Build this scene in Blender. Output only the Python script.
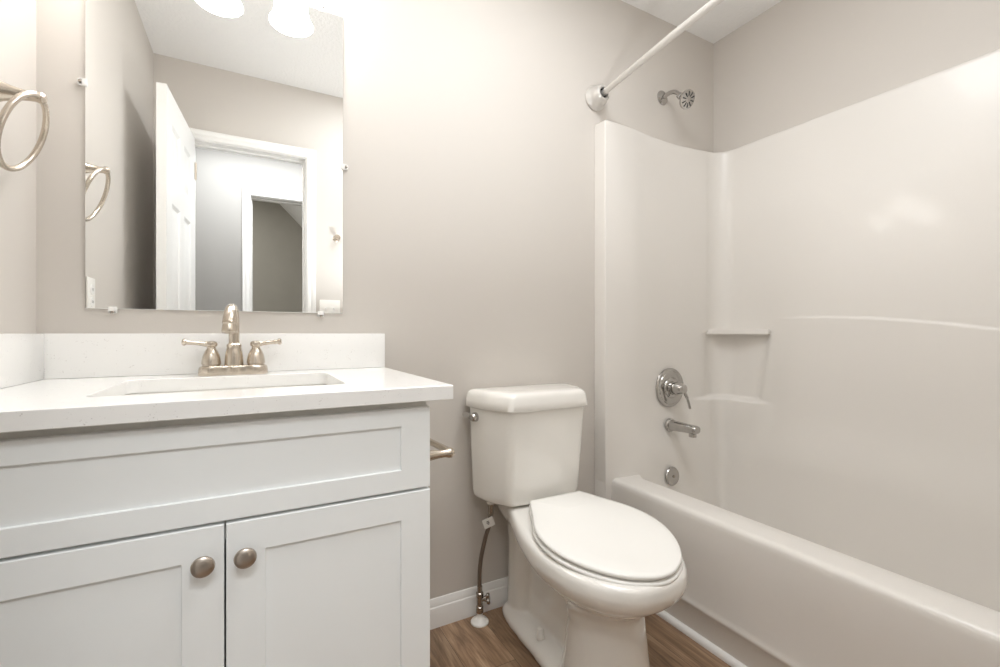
import bpy, bmesh, math, random
from mathutils import Vector, Matrix, Euler
random.seed(7)
PI = math.pi
scene = bpy.context.scene
for o in list(bpy.data.objects):
    bpy.data.objects.remove(o, do_unlink=True)

# ------------------------------------------------------------------ camera
CAM_D, CAM_H, YAW, FPX = 1.465, 1.0, 0.499, 452.0
cam_data = bpy.data.cameras.new('camera')
cam = bpy.data.objects.new('camera', cam_data)
scene.collection.objects.link(cam)
cam.location = (0, -CAM_D, CAM_H)
cam.rotation_euler = (PI/2, 0, -YAW)
cam_data.sensor_fit = 'HORIZONTAL'
cam_data.sensor_width = 36.0
cam_data.lens = 36.0*FPX/1000.0
cam_data.clip_start = 0.01
scene.camera = cam

# ------------------------------------------------------------------ world, lights, exposure
world = bpy.data.worlds.new('world')
scene.world = world
world.use_nodes = True
world.node_tree.nodes['Background'].inputs[0].default_value = (0.9, 0.95, 1.0, 1)
world.node_tree.nodes['Background'].inputs[1].default_value = 0.3

def area_light(name, loc, rot, sx, sy, power, color):
    d = bpy.data.lights.new(name, 'AREA')
    d.shape = 'RECTANGLE'; d.size = sx; d.size_y = sy
    d.energy = power; d.color = color
    o = bpy.data.objects.new(name, d)
    scene.collection.objects.link(o)
    o.location = loc; o.rotation_euler = rot
    return o

SHADE_EMIT = 9.5
area_light('hall_fill_light', (0.05, -1.98, 2.40), (0, 0, 0), 0.9, 0.5, 18.0, (0.955, 0.98, 1.0))  # fill added to shine in through the doorway; no hall fixture is seen
# the photographer's flash, pointed up to bounce off the ceiling
area_light('bounce_flash', (0.62, -1.02, 1.15), (PI, 0, 0), 0.10, 0.10, 3.6, (0.955, 0.98, 1.0))
area_light('bath_fill_light', (0.75, -0.82, 2.43), (0, 0, 0), 0.60, 0.60, 9.5, (0.955, 0.98, 1.0))  # overhead fill added to brighten the bathroom; stands for no known fixture
area_light('far_room_fill_light', (-0.7, -3.6, 2.6), (0, 0, 0), 0.6, 0.6, 14.0, (1.0, 0.98, 0.94))  # unseen light added to brighten the far room, not a known lamp

vs = scene.view_settings
vs.view_transform = 'Standard'
try: vs.look = 'None'
except Exception: pass
vs.exposure = 0.65
vs.gamma = 1.0
vs.use_curve_mapping = False
scene.cycles.max_bounces = 14
scene.cycles.diffuse_bounces = 8
scene.cycles.glossy_bounces = 6
scene.cycles.use_denoising = True
scene.cycles.sample_clamp_indirect = 8.0

# ------------------------------------------------------------------ materials
def new_mat(name):
    m = bpy.data.materials.new(name); m.use_nodes = True
    nt = m.node_tree
    return m, nt, nt.nodes['Principled BSDF']
def N(nt, t, **kw):
    n = nt.nodes.new(t)
    for k, v in kw.items(): setattr(n, k, v)
    return n
def texco(nt, kind='Object'):
    return N(nt, 'ShaderNodeTexCoord').outputs[kind]
def add_bump(nt, bsdf, scale, strength, dist=0.002, detail=3):
    nz = N(nt, 'ShaderNodeTexNoise'); nz.inputs['Scale'].default_value = scale
    nz.inputs['Detail'].default_value = detail
    nt.links.new(texco(nt), nz.inputs['Vector'])
    b = N(nt, 'ShaderNodeBump'); b.inputs['Strength'].default_value = strength
    b.inputs['Distance'].default_value = dist
    nt.links.new(nz.outputs['Fac'], b.inputs['Height'])
    nt.links.new(b.outputs['Normal'], bsdf.inputs['Normal'])
def simple(name, col, rough=0.5, metal=0.0, coat=0.0, bump=None, spec=None, vary=0.0):
    m, nt, b = new_mat(name)
    b.inputs['Base Color'].default_value = (*col, 1)
    b.inputs['Roughness'].default_value = rough
    b.inputs['Metallic'].default_value = metal
    if coat:
        b.inputs['Coat Weight'].default_value = coat
        b.inputs['Coat Roughness'].default_value = 0.05
    if spec is not None: b.inputs['Specular IOR Level'].default_value = spec
    if vary:
        nz = N(nt, 'ShaderNodeTexNoise'); nz.inputs['Scale'].default_value = 6.0
        nt.links.new(texco(nt), nz.inputs['Vector'])
        mx = N(nt, 'ShaderNodeMixRGB')
        mx.inputs[1].default_value = (*[c*(1-vary) for c in col], 1)
        mx.inputs[2].default_value = (*[min(1, c*(1+vary)) for c in col], 1)
        nt.links.new(nz.outputs['Fac'], mx.inputs[0])
        nt.links.new(mx.outputs[0], b.inputs['Base Color'])
    if bump: add_bump(nt, b, *bump)
    return m

M = {}
M['wall'] = simple('greige_wall_paint', (0.60, 0.565, 0.525), 0.55, bump=(260, 0.12, 0.001))
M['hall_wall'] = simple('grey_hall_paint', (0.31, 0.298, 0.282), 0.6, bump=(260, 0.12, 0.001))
M['ceiling'] = simple('textured_white_ceiling', (0.84, 0.835, 0.825), 0.8, bump=(75, 0.6, 0.006, 5))
M['trim'] = simple('white_trim_paint', (0.84, 0.83, 0.81), 0.35)
M['door'] = simple('white_door_paint', (0.84, 0.84, 0.83), 0.35)
M['cabinet'] = simple('white_cabinet_paint', (0.885, 0.91, 0.915), 0.38, vary=0.008)
M['carcass'] = simple('cabinet_box_paint', (0.74, 0.73, 0.69), 0.5)
M['dark'] = simple('dark_gap', (0.02, 0.02, 0.02), 0.8)
M['porcelain'] = simple('warm_white_porcelain', (0.83, 0.81, 0.77), 0.12, coat=0.6)
M['sinkware'] = simple('white_sink_porcelain', (0.84, 0.83, 0.80), 0.15, coat=0.5)
M['seat'] = simple('white_seat_plastic', (0.86, 0.85, 0.82), 0.22)
M['fiberglass'] = simple('biscuit_white_fiberglass', (0.745, 0.718, 0.682), 0.32, coat=0.12, bump=(3.0, 0.05, 0.01))
M['tub'] = M['fiberglass']
M['chrome'] = simple('chrome', (0.50, 0.485, 0.465), 0.12, 1.0)
M['plastic_white'] = simple('white_plastic', (0.85, 0.83, 0.79), 0.35)
M['rod'] = simple('satin_white_metal', (0.70, 0.68, 0.65), 0.30, 0.6)
M['hose'] = simple('braided_hose', (0.20, 0.16, 0.13), 0.4, 0.6, bump=(900, 0.6, 0.001))
M['valve'] = simple('dull_chrome_valve', (0.38, 0.34, 0.30), 0.25, 1.0)
M['tag'] = simple('paper_tag', (0.78, 0.76, 0.72), 0.7)
M['ink'] = simple('grey_print', (0.12, 0.11, 0.10), 0.7)
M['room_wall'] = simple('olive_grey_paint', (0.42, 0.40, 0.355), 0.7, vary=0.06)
M['hall_floor'] = simple('grey_carpet', (0.42, 0.40, 0.37), 0.9, bump=(500, 0.5, 0.003))

def nickel(name, col, rough):
    m, nt, b = new_mat(name)
    b.inputs['Metallic'].default_value = 1.0
    b.inputs['Roughness'].default_value = rough
    mp = N(nt, 'ShaderNodeMapping'); mp.inputs['Scale'].default_value = (40, 40, 900)
    nt.links.new(texco(nt), mp.inputs['Vector'])
    nz = N(nt, 'ShaderNodeTexNoise'); nz.inputs['Scale'].default_value = 1.0
    nt.links.new(mp.outputs[0], nz.inputs['Vector'])
    mx = N(nt, 'ShaderNodeMixRGB')
    mx.inputs[1].default_value = (*[c*0.93 for c in col], 1); mx.inputs[2].default_value = (*col, 1)
    nt.links.new(nz.outputs['Fac'], mx.inputs[0])
    nt.links.new(mx.outputs[0], b.inputs['Base Color'])
    return m
M['nickel'] = nickel('brushed_nickel', (0.64, 0.57, 0.485), 0.27)
M['knob'] = nickel('satin_nickel_knob', (0.50, 0.44, 0.385), 0.30)

def quartz():
    m, nt, b = new_mat('white_speckled_quartz')
    b.inputs['Roughness'].default_value = 0.16
    v = N(nt, 'ShaderNodeTexVoronoi'); v.inputs['Scale'].default_value = 260
    nt.links.new(texco(nt), v.inputs['Vector'])
    r = N(nt, 'ShaderNodeValToRGB')
    r.color_ramp.elements[0].position = 0.16; r.color_ramp.elements[0].color = (0.62, 0.60, 0.585, 1)
    r.color_ramp.elements[1].position = 0.30; r.color_ramp.elements[1].color = (0.855, 0.85, 0.835, 1)
    nt.links.new(v.outputs['Distance'], r.inputs[0])
    nz = N(nt, 'ShaderNodeTexNoise'); nz.inputs['Scale'].default_value = 55
    nt.links.new(texco(nt), nz.inputs['Vector'])
    r2 = N(nt, 'ShaderNodeValToRGB')
    r2.color_ramp.elements[0].position = 0.56; r2.color_ramp.elements[0].color = (0, 0, 0, 1)
    r2.color_ramp.elements[1].position = 0.68; r2.color_ramp.elements[1].color = (1, 1, 1, 1)
    nt.links.new(nz.outputs['Fac'], r2.inputs[0])
    mx = N(nt, 'ShaderNodeMixRGB'); mx.inputs[1].default_value = (0.855, 0.85, 0.835, 1)
    nt.links.new(r2.outputs[0], mx.inputs[0]); nt.links.new(r.outputs[0], mx.inputs[2])
    nt.links.new(mx.outputs[0], b.inputs['Base Color'])
    return m
M['quartz'] = quartz()

def planks():
    m, nt, b = new_mat('brown_wood_plank_vinyl')
    L = nt.links
    tc = texco(nt)
    mp = N(nt, 'ShaderNodeMapping'); mp.inputs['Rotation'].default_value = (0, 0, PI/2)
    mp.inputs['Location'].default_value = (0.31, 0.045, 0)
    L.new(tc, mp.inputs['Vector'])
    br = N(nt, 'ShaderNodeTexBrick')
    br.offset = 0.37; br.offset_frequency = 2
    br.inputs['Scale'].default_value = 1.0
    br.inputs['Brick Width'].default_value = 0.92
    br.inputs['Row Height'].default_value = 0.15
    br.inputs['Mortar Size'].default_value = 0.0008
    br.inputs['Mortar Smooth'].default_value = 0.2
    br.inputs['Color1'].default_value = (0, 0, 0, 1); br.inputs['Color2'].default_value = (1, 1, 1, 1)
    br.inputs['Mortar'].default_value = (0.5, 0.5, 0.5, 1)
    L.new(mp.outputs[0], br.inputs['Vector'])
    off = N(nt, 'ShaderNodeVectorMath', operation='SCALE'); off.inputs['Scale'].default_value = 7.3
    L.new(br.outputs['Color'], off.inputs[0])
    ad = N(nt, 'ShaderNodeVectorMath', operation='ADD'); L.new(tc, ad.inputs[0]); L.new(off.outputs[0], ad.inputs[1])
    gm = N(nt, 'ShaderNodeMapping'); gm.inputs['Scale'].default_value = (17, 2.6, 1)
    L.new(ad.outputs[0], gm.inputs['Vector'])
    g = N(nt, 'ShaderNodeTexNoise'); g.inputs['Scale'].default_value = 1.0; g.inputs['Detail'].default_value = 7
    g.inputs['Roughness'].default_value = 0.62; g.inputs['Distortion'].default_value = 1.6
    L.new(gm.outputs[0], g.inputs['Vector'])
    fm = N(nt, 'ShaderNodeMapping'); fm.inputs['Scale'].default_value = (160, 5, 1)
    L.new(ad.outputs[0], fm.inputs['Vector'])
    fg = N(nt, 'ShaderNodeTexNoise'); fg.inputs['Scale'].default_value = 1.0; fg.inputs['Detail'].default_value = 3
    L.new(fm.outputs[0], fg.inputs['Vector'])
    ramp = N(nt, 'ShaderNodeValToRGB'); e = ramp.color_ramp.elements
    e[0].position = 0.33; e[0].color = (0.120, 0.071, 0.041, 1)
    e[1].position = 0.68; e[1].color = (0.50, 0.35, 0.225, 1)
    k = ramp.color_ramp.elements.new(0.5); k.color = (0.285, 0.180, 0.108, 1)
    mxg = N(nt, 'ShaderNodeMixRGB'); mxg.inputs[0].default_value = 0.3
    L.new(g.outputs['Fac'], mxg.inputs[1]); L.new(fg.outputs['Fac'], mxg.inputs[2])
    L.new(mxg.outputs[0], ramp.inputs[0])
    tone = N(nt, 'ShaderNodeMapRange'); tone.inputs['To Min'].default_value = 0.82; tone.inputs['To Max'].default_value = 1.15
    L.new(br.outputs['Color'], tone.inputs['Value'])
    mul = N(nt, 'ShaderNodeVectorMath', operation='SCALE')
    L.new(ramp.outputs[0], mul.inputs[0]); L.new(tone.outputs[0], mul.inputs['Scale'])
    seam = N(nt, 'ShaderNodeMixRGB'); seam.inputs[2].default_value = (0.09, 0.056, 0.034, 1)
    L.new(mul.outputs[0], seam.inputs[1]); L.new(br.outputs['Fac'], seam.inputs[0])
    L.new(seam.outputs[0], b.inputs['Base Color'])
    b.inputs['Roughness'].default_value = 0.38
    bp = N(nt, 'ShaderNodeBump'); bp.inputs['Strength'].default_value = 0.15; bp.inputs['Distance'].default_value = 0.002
    L.new(fg.outputs['Fac'], bp.inputs['Height']); L.new(bp.outputs[0], b.inputs['Normal'])
    return m
M['planks'] = planks()

def mirror_mat():
    m, nt, b = new_mat('silvered_mirror')
    b.inputs['Base Color'].default_value = (0.93, 0.94, 0.935, 1)
    b.inputs['Metallic'].default_value = 1.0; b.inputs['Roughness'].default_value = 0.0
    return m
M['mirror'] = mirror_mat()
def clear_mat():
    m, nt, b = new_mat('clear_plastic')
    b.inputs['Base Color'].default_value = (0.93, 0.92, 0.90, 1)
    b.inputs['Roughness'].default_value = 0.15; b.inputs['Transmission Weight'].default_value = 0.15
    return m
M['clear'] = clear_mat()
def glow_mat(name, col, s):
    m, nt, b = new_mat(name)
    b.inputs['Base Color'].default_value = (0.9, 0.88, 0.84, 1)
    b.inputs['Emission Color'].default_value = (*col, 1)
    b.inputs['Emission Strength'].default_value = s
    return m
M['shade'] = glow_mat('lit_frosted_glass', (1.0, 0.985, 0.965), SHADE_EMIT)

# ------------------------------------------------------------------ mesh helpers
def finish(name, bm, mat, parent=None, smooth=True, angle=35, loc=None, rot=None):
    bmesh.ops.remove_doubles(bm, verts=bm.verts, dist=1e-6)
    bmesh.ops.recalc_face_normals(bm, faces=bm.faces)
    me = bpy.data.meshes.new(name)
    bm.to_mesh(me); bm.free()
    if smooth:
        me.shade_smooth()
        me.set_sharp_from_angle(angle=math.radians(angle))
    if mat: me.materials.append(mat)
    o = bpy.data.objects.new(name, me)
    scene.collection.objects.link(o)
    if parent: o.parent = parent
    if loc: o.location = loc
    if rot: o.rotation_euler = rot
    return o
def thing(name, label, cat, loc=(0, 0, 0), rotz=0, group=None):
    o = bpy.data.objects.new(name, None); scene.collection.objects.link(o)
    o.location = loc; o.rotation_euler = (0, 0, rotz); o.empty_display_size = 0.05
    return tag(o, label, cat, group)
def tag(o, label, cat, group=None):
    o['label'] = label; o['category'] = cat; o['kind'] = 'thing'
    if group: o['group'] = group
    return o
def struct(o, label, cat):
    o['kind'] = 'structure'; o['label'] = label; o['category'] = cat
    return o

def box(bm, x0, x1, y0, y1, z0, z1, bevel=0.0, seg=2):
    r = bmesh.ops.create_cube(bm, size=1.0)
    vs_ = r['verts']
    for v in vs_:
        v.co = Vector(((x0+x1)/2 + v.co.x*(x1-x0), (y0+y1)/2 + v.co.y*(y1-y0), (z0+z1)/2 + v.co.z*(z1-z0)))
    if bevel:
        es = list({e for v in vs_ for e in v.link_edges})
        bmesh.ops.bevel(bm, geom=es, offset=bevel, segments=seg, affect='EDGES', profile=0.5)
def loft(bm, rings, cap0=True, cap1=True, closed=True):
    vr = [[bm.verts.new(p) for p in r] for r in rings]
    n = len(rings[0])
    for a, b in zip(vr[:-1], vr[1:]):
        for i in range(n if closed else n-1):
            j = (i+1) % n
            try: bm.faces.new((a[i], a[j], b[j], b[i]))
            except ValueError: pass
    if cap0: bm.faces.new(vr[0])
    if cap1: bm.faces.new(vr[-1][::-1])
    return vr
def frame_for(d):
    d = Vector(d).normalized()
    up = Vector((0, 0, 1)) if abs(d.z) < 0.95 else Vector((0, 1, 0))
    a = d.cross(up).normalized(); b = d.cross(a).normalized()
    return a, b, d
def lathe(bm, prof, origin=(0, 0, 0), axis=(0, 0, 1), n=32, cap=True):
    a, b, d = frame_for(axis); o = Vector(origin)
    rings = [[o + d*h + (a*math.cos(2*PI*i/n) + b*math.sin(2*PI*i/n))*max(r, 1e-5) for i in range(n)] for r, h in prof]
    loft(bm, rings, cap, cap)
def tube(bm, path, rad, n=14, cap=True, squash=None):
    path = [Vector(p) for p in path]
    k = len(path)
    rr = rad if isinstance(rad, (list, tuple)) else [rad]*k
    t = [(path[min(i+1, k-1)] - path[max(i-1, 0)]).normalized() for i in range(k)]
    a, b, _ = frame_for(t[0]); rings = []
    for i in range(k):
        a = (a - t[i]*a.dot(t[i])).normalized(); b = t[i].cross(a)
        s = squash if squash else (1, 1)
        rings.append([path[i] + (a*math.cos(2*PI*j/n)*s[0] + b*math.sin(2*PI*j/n)*s[1])*rr[i] for j in range(n)])
    loft(bm, rings, cap, cap)
def spline(pts, m=8):
    pts = [Vector(p) for p in pts]; out = []
    for i in range(len(pts)-1):
        p0 = pts[max(i-1, 0)]; p1 = pts[i]; p2 = pts[i+1]; p3 = pts[min(i+2, len(pts)-1)]
        for k in range(m):
            t = k/m
            out.append(0.5*((2*p1) + (p2-p0)*t + (2*p0-5*p1+4*p2-p3)*t*t + (3*p1-p0-3*p2+p3)*t**3))
    out.append(pts[-1])
    return out
def interp(tab, x):
    if x <= tab[0][0]: return tab[0][1]
    for (x0, y0), (x1, y1) in zip(tab[:-1], tab[1:]):
        if x <= x1:
            return y0 + (y1-y0)*(x-x0)/(x1-x0)
    return tab[-1][1]
def sstep(a, b, x):
    t = max(0.0, min(1.0, (x-a)/(b-a))); return t*t*(3-2*t)
def fillet_poly(pts, radii, seg=6):
    """closed polygon in 2-D with rounded corners"""
    out = []; n = len(pts)
    for i in range(n):
        p = Vector(pts[i]); a = (Vector(pts[i-1])-p); b = (Vector(pts[(i+1) % n])-p)
        r = radii[i] if isinstance(radii, (list, tuple)) else radii
        la, lb = a.length, b.length; a.normalize(); b.normalize()
        ang = a.angle(b); d = min(r/math.tan(ang/2), la*0.49, lb*0.49); r2 = d*math.tan(ang/2)
        c = p + (a+b).normalized()*(r2/math.sin(ang/2))
        p0 = p+a*d; p1 = p+b*d
        v0 = p0-c; v1 = p1-c; tot = v0.angle(v1) if r2 > 1e-9 else 0
        sgn = 1 if v0.x*v1.y - v0.y*v1.x > 0 else -1
        for k in range(seg+1):
            t = sgn*tot*k/seg
            out.append((c.x + v0.x*math.cos(t)-v0.y*math.sin(t), c.y + v0.x*math.sin(t)+v0.y*math.cos(t)))
    return out
def rrect(x0, x1, y0, y1, r, seg=6):
    return fillet_poly([(x0, y0), (x1, y0), (x1, y1), (x0, y1)], r, seg)
def ring_fill(bm, outer, inner):
    """planar face ring between two vertex loops (BMVerts)"""
    es = []
    for lp in (outer, inner):
        for i in range(len(lp)):
            a, b = lp[i], lp[(i+1) % len(lp)]
            e = bm.edges.get((a, b)) or bm.edges.new((a, b)); es.append(e)
    bmesh.ops.triangle_fill(bm, use_beauty=True, edges=es)

# ------------------------------------------------------------------ room constants
XL, XR, YB, YF, H = -0.452, 2.007, 0.0, -1.435, 2.44
OPX0, OPX1, OPZ = -0.29, 0.268, 2.03           # bathroom door opening
T = 0.11
HY = -2.45                                       # hall far wall

def wall(name, boxes, mat, label):
    bm = bmesh.new()
    for b in boxes: box(bm, *b)
    o = finish(name, bm, mat, smooth=False)
    return struct(o, label, 'wall')
wall('wall_back', [(XL-T, XR+T, 0, T, 0, H)], M['wall'], 'greige painted back wall behind vanity, toilet and shower')
wall('wall_left', [(XL-T, XL, YF-T, 0, 0, H)], M['wall'], 'greige left wall carrying the towel ring')
wall('wall_right', [(XR, XR+T, YF-T, 0, 0, H)], M['wall'], 'greige wall above the tub surround at right')
wall('wall_front', [(XL, OPX0-0.018, YF-T, YF, 0, H), (OPX1+0.018, XR, YF-T, YF, 0, H), (OPX0-0.018, OPX1+0.018, YF-T, YF, OPZ+0.018, H)],
     M['wall'], 'greige wall with the doorway, seen in the mirror')
bm = bmesh.new(); box(bm, XL-T, XR+T, YF-T, T, -0.1, 0)
struct(finish('floor', bm, M['planks'], smooth=False), 'brown wood plank vinyl bathroom floor', 'floor')
bm = bmesh.new(); box(bm, XL-T, XR+T, YF-T, T, H, H+0.1)
struct(finish('ceiling', bm, M['ceiling'], smooth=False), 'white textured bathroom ceiling', 'ceiling')
# hallway beyond the door, and the room beyond that (seen through the mirror)
HX0, HX1 = -1.3, 1.6
DX0, DX1, DZ = -0.018, 0.74, 2.04
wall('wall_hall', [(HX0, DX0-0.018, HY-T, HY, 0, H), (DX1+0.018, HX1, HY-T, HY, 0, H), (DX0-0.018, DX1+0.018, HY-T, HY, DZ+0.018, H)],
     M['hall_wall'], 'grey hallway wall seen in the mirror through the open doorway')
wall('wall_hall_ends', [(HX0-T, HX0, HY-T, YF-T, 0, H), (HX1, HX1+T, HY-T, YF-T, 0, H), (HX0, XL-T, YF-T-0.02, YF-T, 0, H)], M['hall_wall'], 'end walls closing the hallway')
bm = bmesh.new(); box(bm, HX0, HX1, -4.6, YF-T, -0.1, 0)
struct(finish('floor_hall', bm, M['hall_floor'], smooth=False), 'grey carpeted hallway floor beyond the doorway', 'floor')
bm = bmesh.new(); box(bm, HX0, HX1, HY-T, YF-T, H, H+0.1)
struct(finish('ceiling_hall', bm, M['ceiling'], smooth=False), 'white hallway ceiling', 'ceiling')
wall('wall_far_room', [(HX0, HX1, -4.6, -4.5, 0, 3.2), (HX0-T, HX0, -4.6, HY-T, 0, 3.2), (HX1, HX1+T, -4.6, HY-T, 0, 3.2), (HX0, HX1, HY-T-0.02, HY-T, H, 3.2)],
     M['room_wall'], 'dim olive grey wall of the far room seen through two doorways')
bm = bmesh.new()     # sloped ceiling of the far room, rising to the left
loft(bm, [[(HX0, y, 3.1), (-0.28, y, 3.1), (HX1, y, 1.165), (HX1, y, 1.265), (-0.28, y, 3.2), (HX0, y, 3.2)] for y in (-4.5, HY-T)])
struct(finish('ceiling_far_room', bm, M['ceiling'], smooth=False), 'sloped pale ceiling of the far room', 'ceiling')

# baseboards
def baseboard(name, p0, p1, nrm, label):
    prof = [(0, 0), (0.014, 0), (0.014, 0.062), (0.0125, 0.067), (0.0095, 0.070), (0.0095, 0.074), (0.007, 0.082), (0.005, 0.090), (0.003, 0.094), (0, 0.095)]
    bm = bmesh.new()
    nx, ny = nrm
    loft(bm, [[(p[0]+nx*d, p[1]+ny*d, z) for d, z in prof] for p in (p0, p1)])
    return struct(finish(name, bm, M['trim'], angle=25), label, 'baseboard')
baseboard('baseboard_back', (0.33, 0), (1.254, 0), (0, -1), 'white moulded baseboard on the back wall behind the toilet')
baseboard('baseboard_left', (XL, -0.60), (XL, YF), (1, 0), 'white baseboard along the left wall')
baseboard('baseboard_front', (0.33, YF), (1.254, YF), (0, 1), 'white baseboard on the doorway wall')

# door casings (moulded) around a rectangular opening, facing +Y
def casing(name, x0, x1, ztop, ywall, depth, label, w=0.052, facing=1, jamb=0.018):
    bm = bmesh.new()
    prof = [(0.0, 0.008), (0.006, 0.012), (0.018, 0.0125), (0.026, 0.0095), (0.032, 0.013), (0.043, 0.0155), (0.048, 0.0145), (w, 0.010), (w, 0.0)]
    prof = [(0.0, 0.0)] + prof
    rev = 0.005
    def pt(d, t, corner):
        x = {0: x0-rev-d, 1: x0-rev-d, 2: x1+rev+d, 3: x1+rev+d}[corner]
        z = {0: 0.0, 1: ztop+rev+d, 2: ztop+rev+d, 3: 0.0}[corner]
        return (x, ywall+facing*t, z)
    loft(bm, [[pt(d, t, c) for d, t in prof] for c in range(4)])
    # jamb lining
    ya, yb = sorted((ywall, ywall-facing*depth))
    box(bm, x0-jamb, x0, ya, yb, 0, ztop); box(bm, x1, x1+jamb, ya, yb, 0, ztop); box(bm, x0-jamb, x1+jamb, ya, yb, ztop, ztop+jamb)
    # stops
    ym = (ya+yb)/2 - 0.01
    box(bm, x0, x0+0.010, ym-0.016, ym+0.016, 0, ztop); box(bm, x1-0.010, x1, ym-0.016, ym+0.016, 0, ztop); box(bm, x0+0.010, x1-0.010, ym-0.016, ym+0.016, ztop-0.010, ztop)
    return struct(finish(name, bm, M['trim'], angle=25), label, 'trim')
casing('trim_1', OPX0, OPX1, OPZ, YF, T, 'white moulded casing and jamb of the bathroom doorway, seen in the mirror')
casing('trim_2', DX0, DX1, DZ, HY, T, 'white casing of the hallway doorway, seen through the first doorway in the mirror')

# six-panel bathroom door, swung open beside the left wall
def panel_door():
    W, HH, TH = 0.573, 2.018, 0.035
    bm = bmesh.new()
    xs = [0, 0.095, 0.245, 0.328, 0.478, W]
    zs = [0, 0.20, 0.78, 0.93, 1.55, 1.66, 1.89, HH]
    for side in (0, 1):
        y = 0 if side == 0 else TH
        s = 1 if side == 0 else -1
        for i in range(5):
            for j in range(7):
                a, b, c, d = xs[i], xs[i+1], zs[j], zs[j+1]
                if i in (1, 3) and j in (1, 3, 5):
                    rings = []
                    for ins, dep in ((0, 0), (0.014, 0.008), (0.022, 0.008), (0.040, 0.002)):
                        rings.append([(a+ins, y+s*dep, c+ins), (b-ins, y+s*dep, c+ins), (b-ins, y+s*dep, d-ins), (a+ins, y+s*dep, d-ins)])
                    loft(bm, rings, False, True)
                else:
                    bm.faces.new([bm.verts.new(p) for p in ((a, y, c), (b, y, c), (b, y, d), (a, y, d))])
    loft(bm, [[(0, y, 0), (W, y, 0), (W, y, HH), (0, y, HH)] for y in (0, TH)], False, False)
    return bm
door = finish('door_1', panel_door(), M['door'], angle=20)
struct(door, 'white six-panel bathroom door standing open by the left wall, seen in the mirror', 'door')
door.location = (-0.2735, -1.412, 0.012); door.rotation_euler = (0, 0, math.radians(94.2))
bm = bmesh.new()
for s, y0 in ((-1, 0.0), (1, 0.035)):
    lathe(bm, [(0.031, 0), (0.031, 0.004), (0.026, 0.008), (0.012, 0.012), (0.011, 0.030), (0.020, 0.036), (0.027, 0.046), (0.027, 0.056), (0.018, 0.066), (0.0, 0.069)], (0.515, y0, 0.93), (0, s, 0), 24)
finish('door_handle', bm, M['nickel'], door)
bm = bmesh.new()
for z in (0.2, 1.0, 1.8): lathe(bm, [(0.006, 0), (0.006, 0.09)], (-0.002, -0.004, z), (0, 0, 1), 12)
finish('hinge', bm, M['nickel'], door)

# ------------------------------------------------------------------ tub and shower surround (one moulded unit)
unit = thing('bathtub_shower_unit', 'biscuit white moulded bathtub with tall shower surround at right', 'bathtub', (1.262, -0.03, 0))
ux, uy = 1.262, -0.03
def U(p): return (p[0]-ux, p[1]-uy, p[2])
RIM = 0.408
def plan_curve():
    back = spline([(1.2455, -0.060, 0), (1.249, -0.0665, 0), (1.262, -0.068, 0), (1.40, -0.063, 0), (1.50, -0.049, 0), (1.60, -0.039, 0), (1.70, -0.036, 0), (1.80, -0.043, 0), (1.885, -0.053, 0)], 6)
    c = Vector((1.895, -0.135, 0)); r = 0.082
    arc = [c + Vector((math.sin(t)*r, math.cos(t)*r, 0)) for t in [PI/2*k/14 for k in range(15)]]
    right = [Vector((1.977+0.008*sstep(-0.14, -1.0, y), y, 0)) for y in [-0.15-0.0155*k for k in range(74)]]
    yend = right[-1].y
    c2 = Vector((right[-1].x-0.05, yend-0.01, 0))
    arc2 = [c2 + Vector((math.cos(t)*0.05, -math.sin(t)*0.05, 0)) for t in [PI/2*k/6 for k in range(7)]]
    end = [Vector((x, arc2[-1].y-0.01, 0)) for x in (1.8, 1.6, 1.4, 1.27, 1.2455)]
    return back + arc + right + arc2 + end
PC = plan_curve()
NPC = len(PC)
NOR = []
for i in range(NPC):
    t = (PC[min(i+1, NPC-1)]-PC[max(i-1, 0)]).normalized()
    NOR.append(Vector((t.y, -t.x, 0)))                # points into the tub
if NOR[10].y > 0: NOR = [-v for v in NOR]
def disp(p, z):
    d = 0.0
    Y = p.y
    if p.x > 1.86 and Y > -1.33:
        arc = 1.066 - 0.055*max(0, (-Y-0.45)/0.55)**1.9
        low = sstep(arc+0.0045, arc-0.0045, z)*sstep(-0.30, -0.46, Y)
        d += 0.004*low
        # recess under the soap ledge, its right edge leaning left towards the bottom
        edge = -0.245 - 0.049*(z-0.695)/0.305
        inside = sstep(edge-0.010, edge+0.006, Y)
        rec = inside*sstep(0.688, 0.712, z)*sstep(1.012, 0.998, z)
        d -= 0.018*rec*(1 if p.x > 1.93 else (p.x-1.86)/0.07)
    # broad soft corner shelf below the recess
    cx = sstep(1.76, 1.90, p.x)*sstep(-0.32, -0.23, Y)
    d += 0.018*cx*sstep(0.704, 0.688, z)*sstep(0.50, 0.66, z)
    d += 0.012*sstep(0.72, 0.45, z)*sstep(1.27, 1.42, p.x)
    if p.x > 1.93: d += 0.032*sstep(-0.20, -0.50, Y)*max(0.0, min(1.0, (1.85-z)/0.80))
    # the wall runs on smoothly into the basin
    gx = sstep(1.38, 1.49, p.x)
    d += gx*0.018*sstep(0.66, 0.40, z)
    if z < 0.42: d += gx*0.036*((0.42-z)/0.32)**1.3
    return d
def panel_y(x, z):
    """front face of the end panel above the tub at this x and height"""
    best = min((p for p in PC if p.y > -0.12), key=lambda p: abs(p.x-x))
    return best.y - disp(best, z)
def seat_y(x, z, r):
    """depth at which a flat disc of radius r just touches the end panel"""
    return min(panel_y(x+r*math.cos(a), z+r*math.sin(a)) for a in [k*PI/16 for k in range(32)])-0.0006
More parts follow.
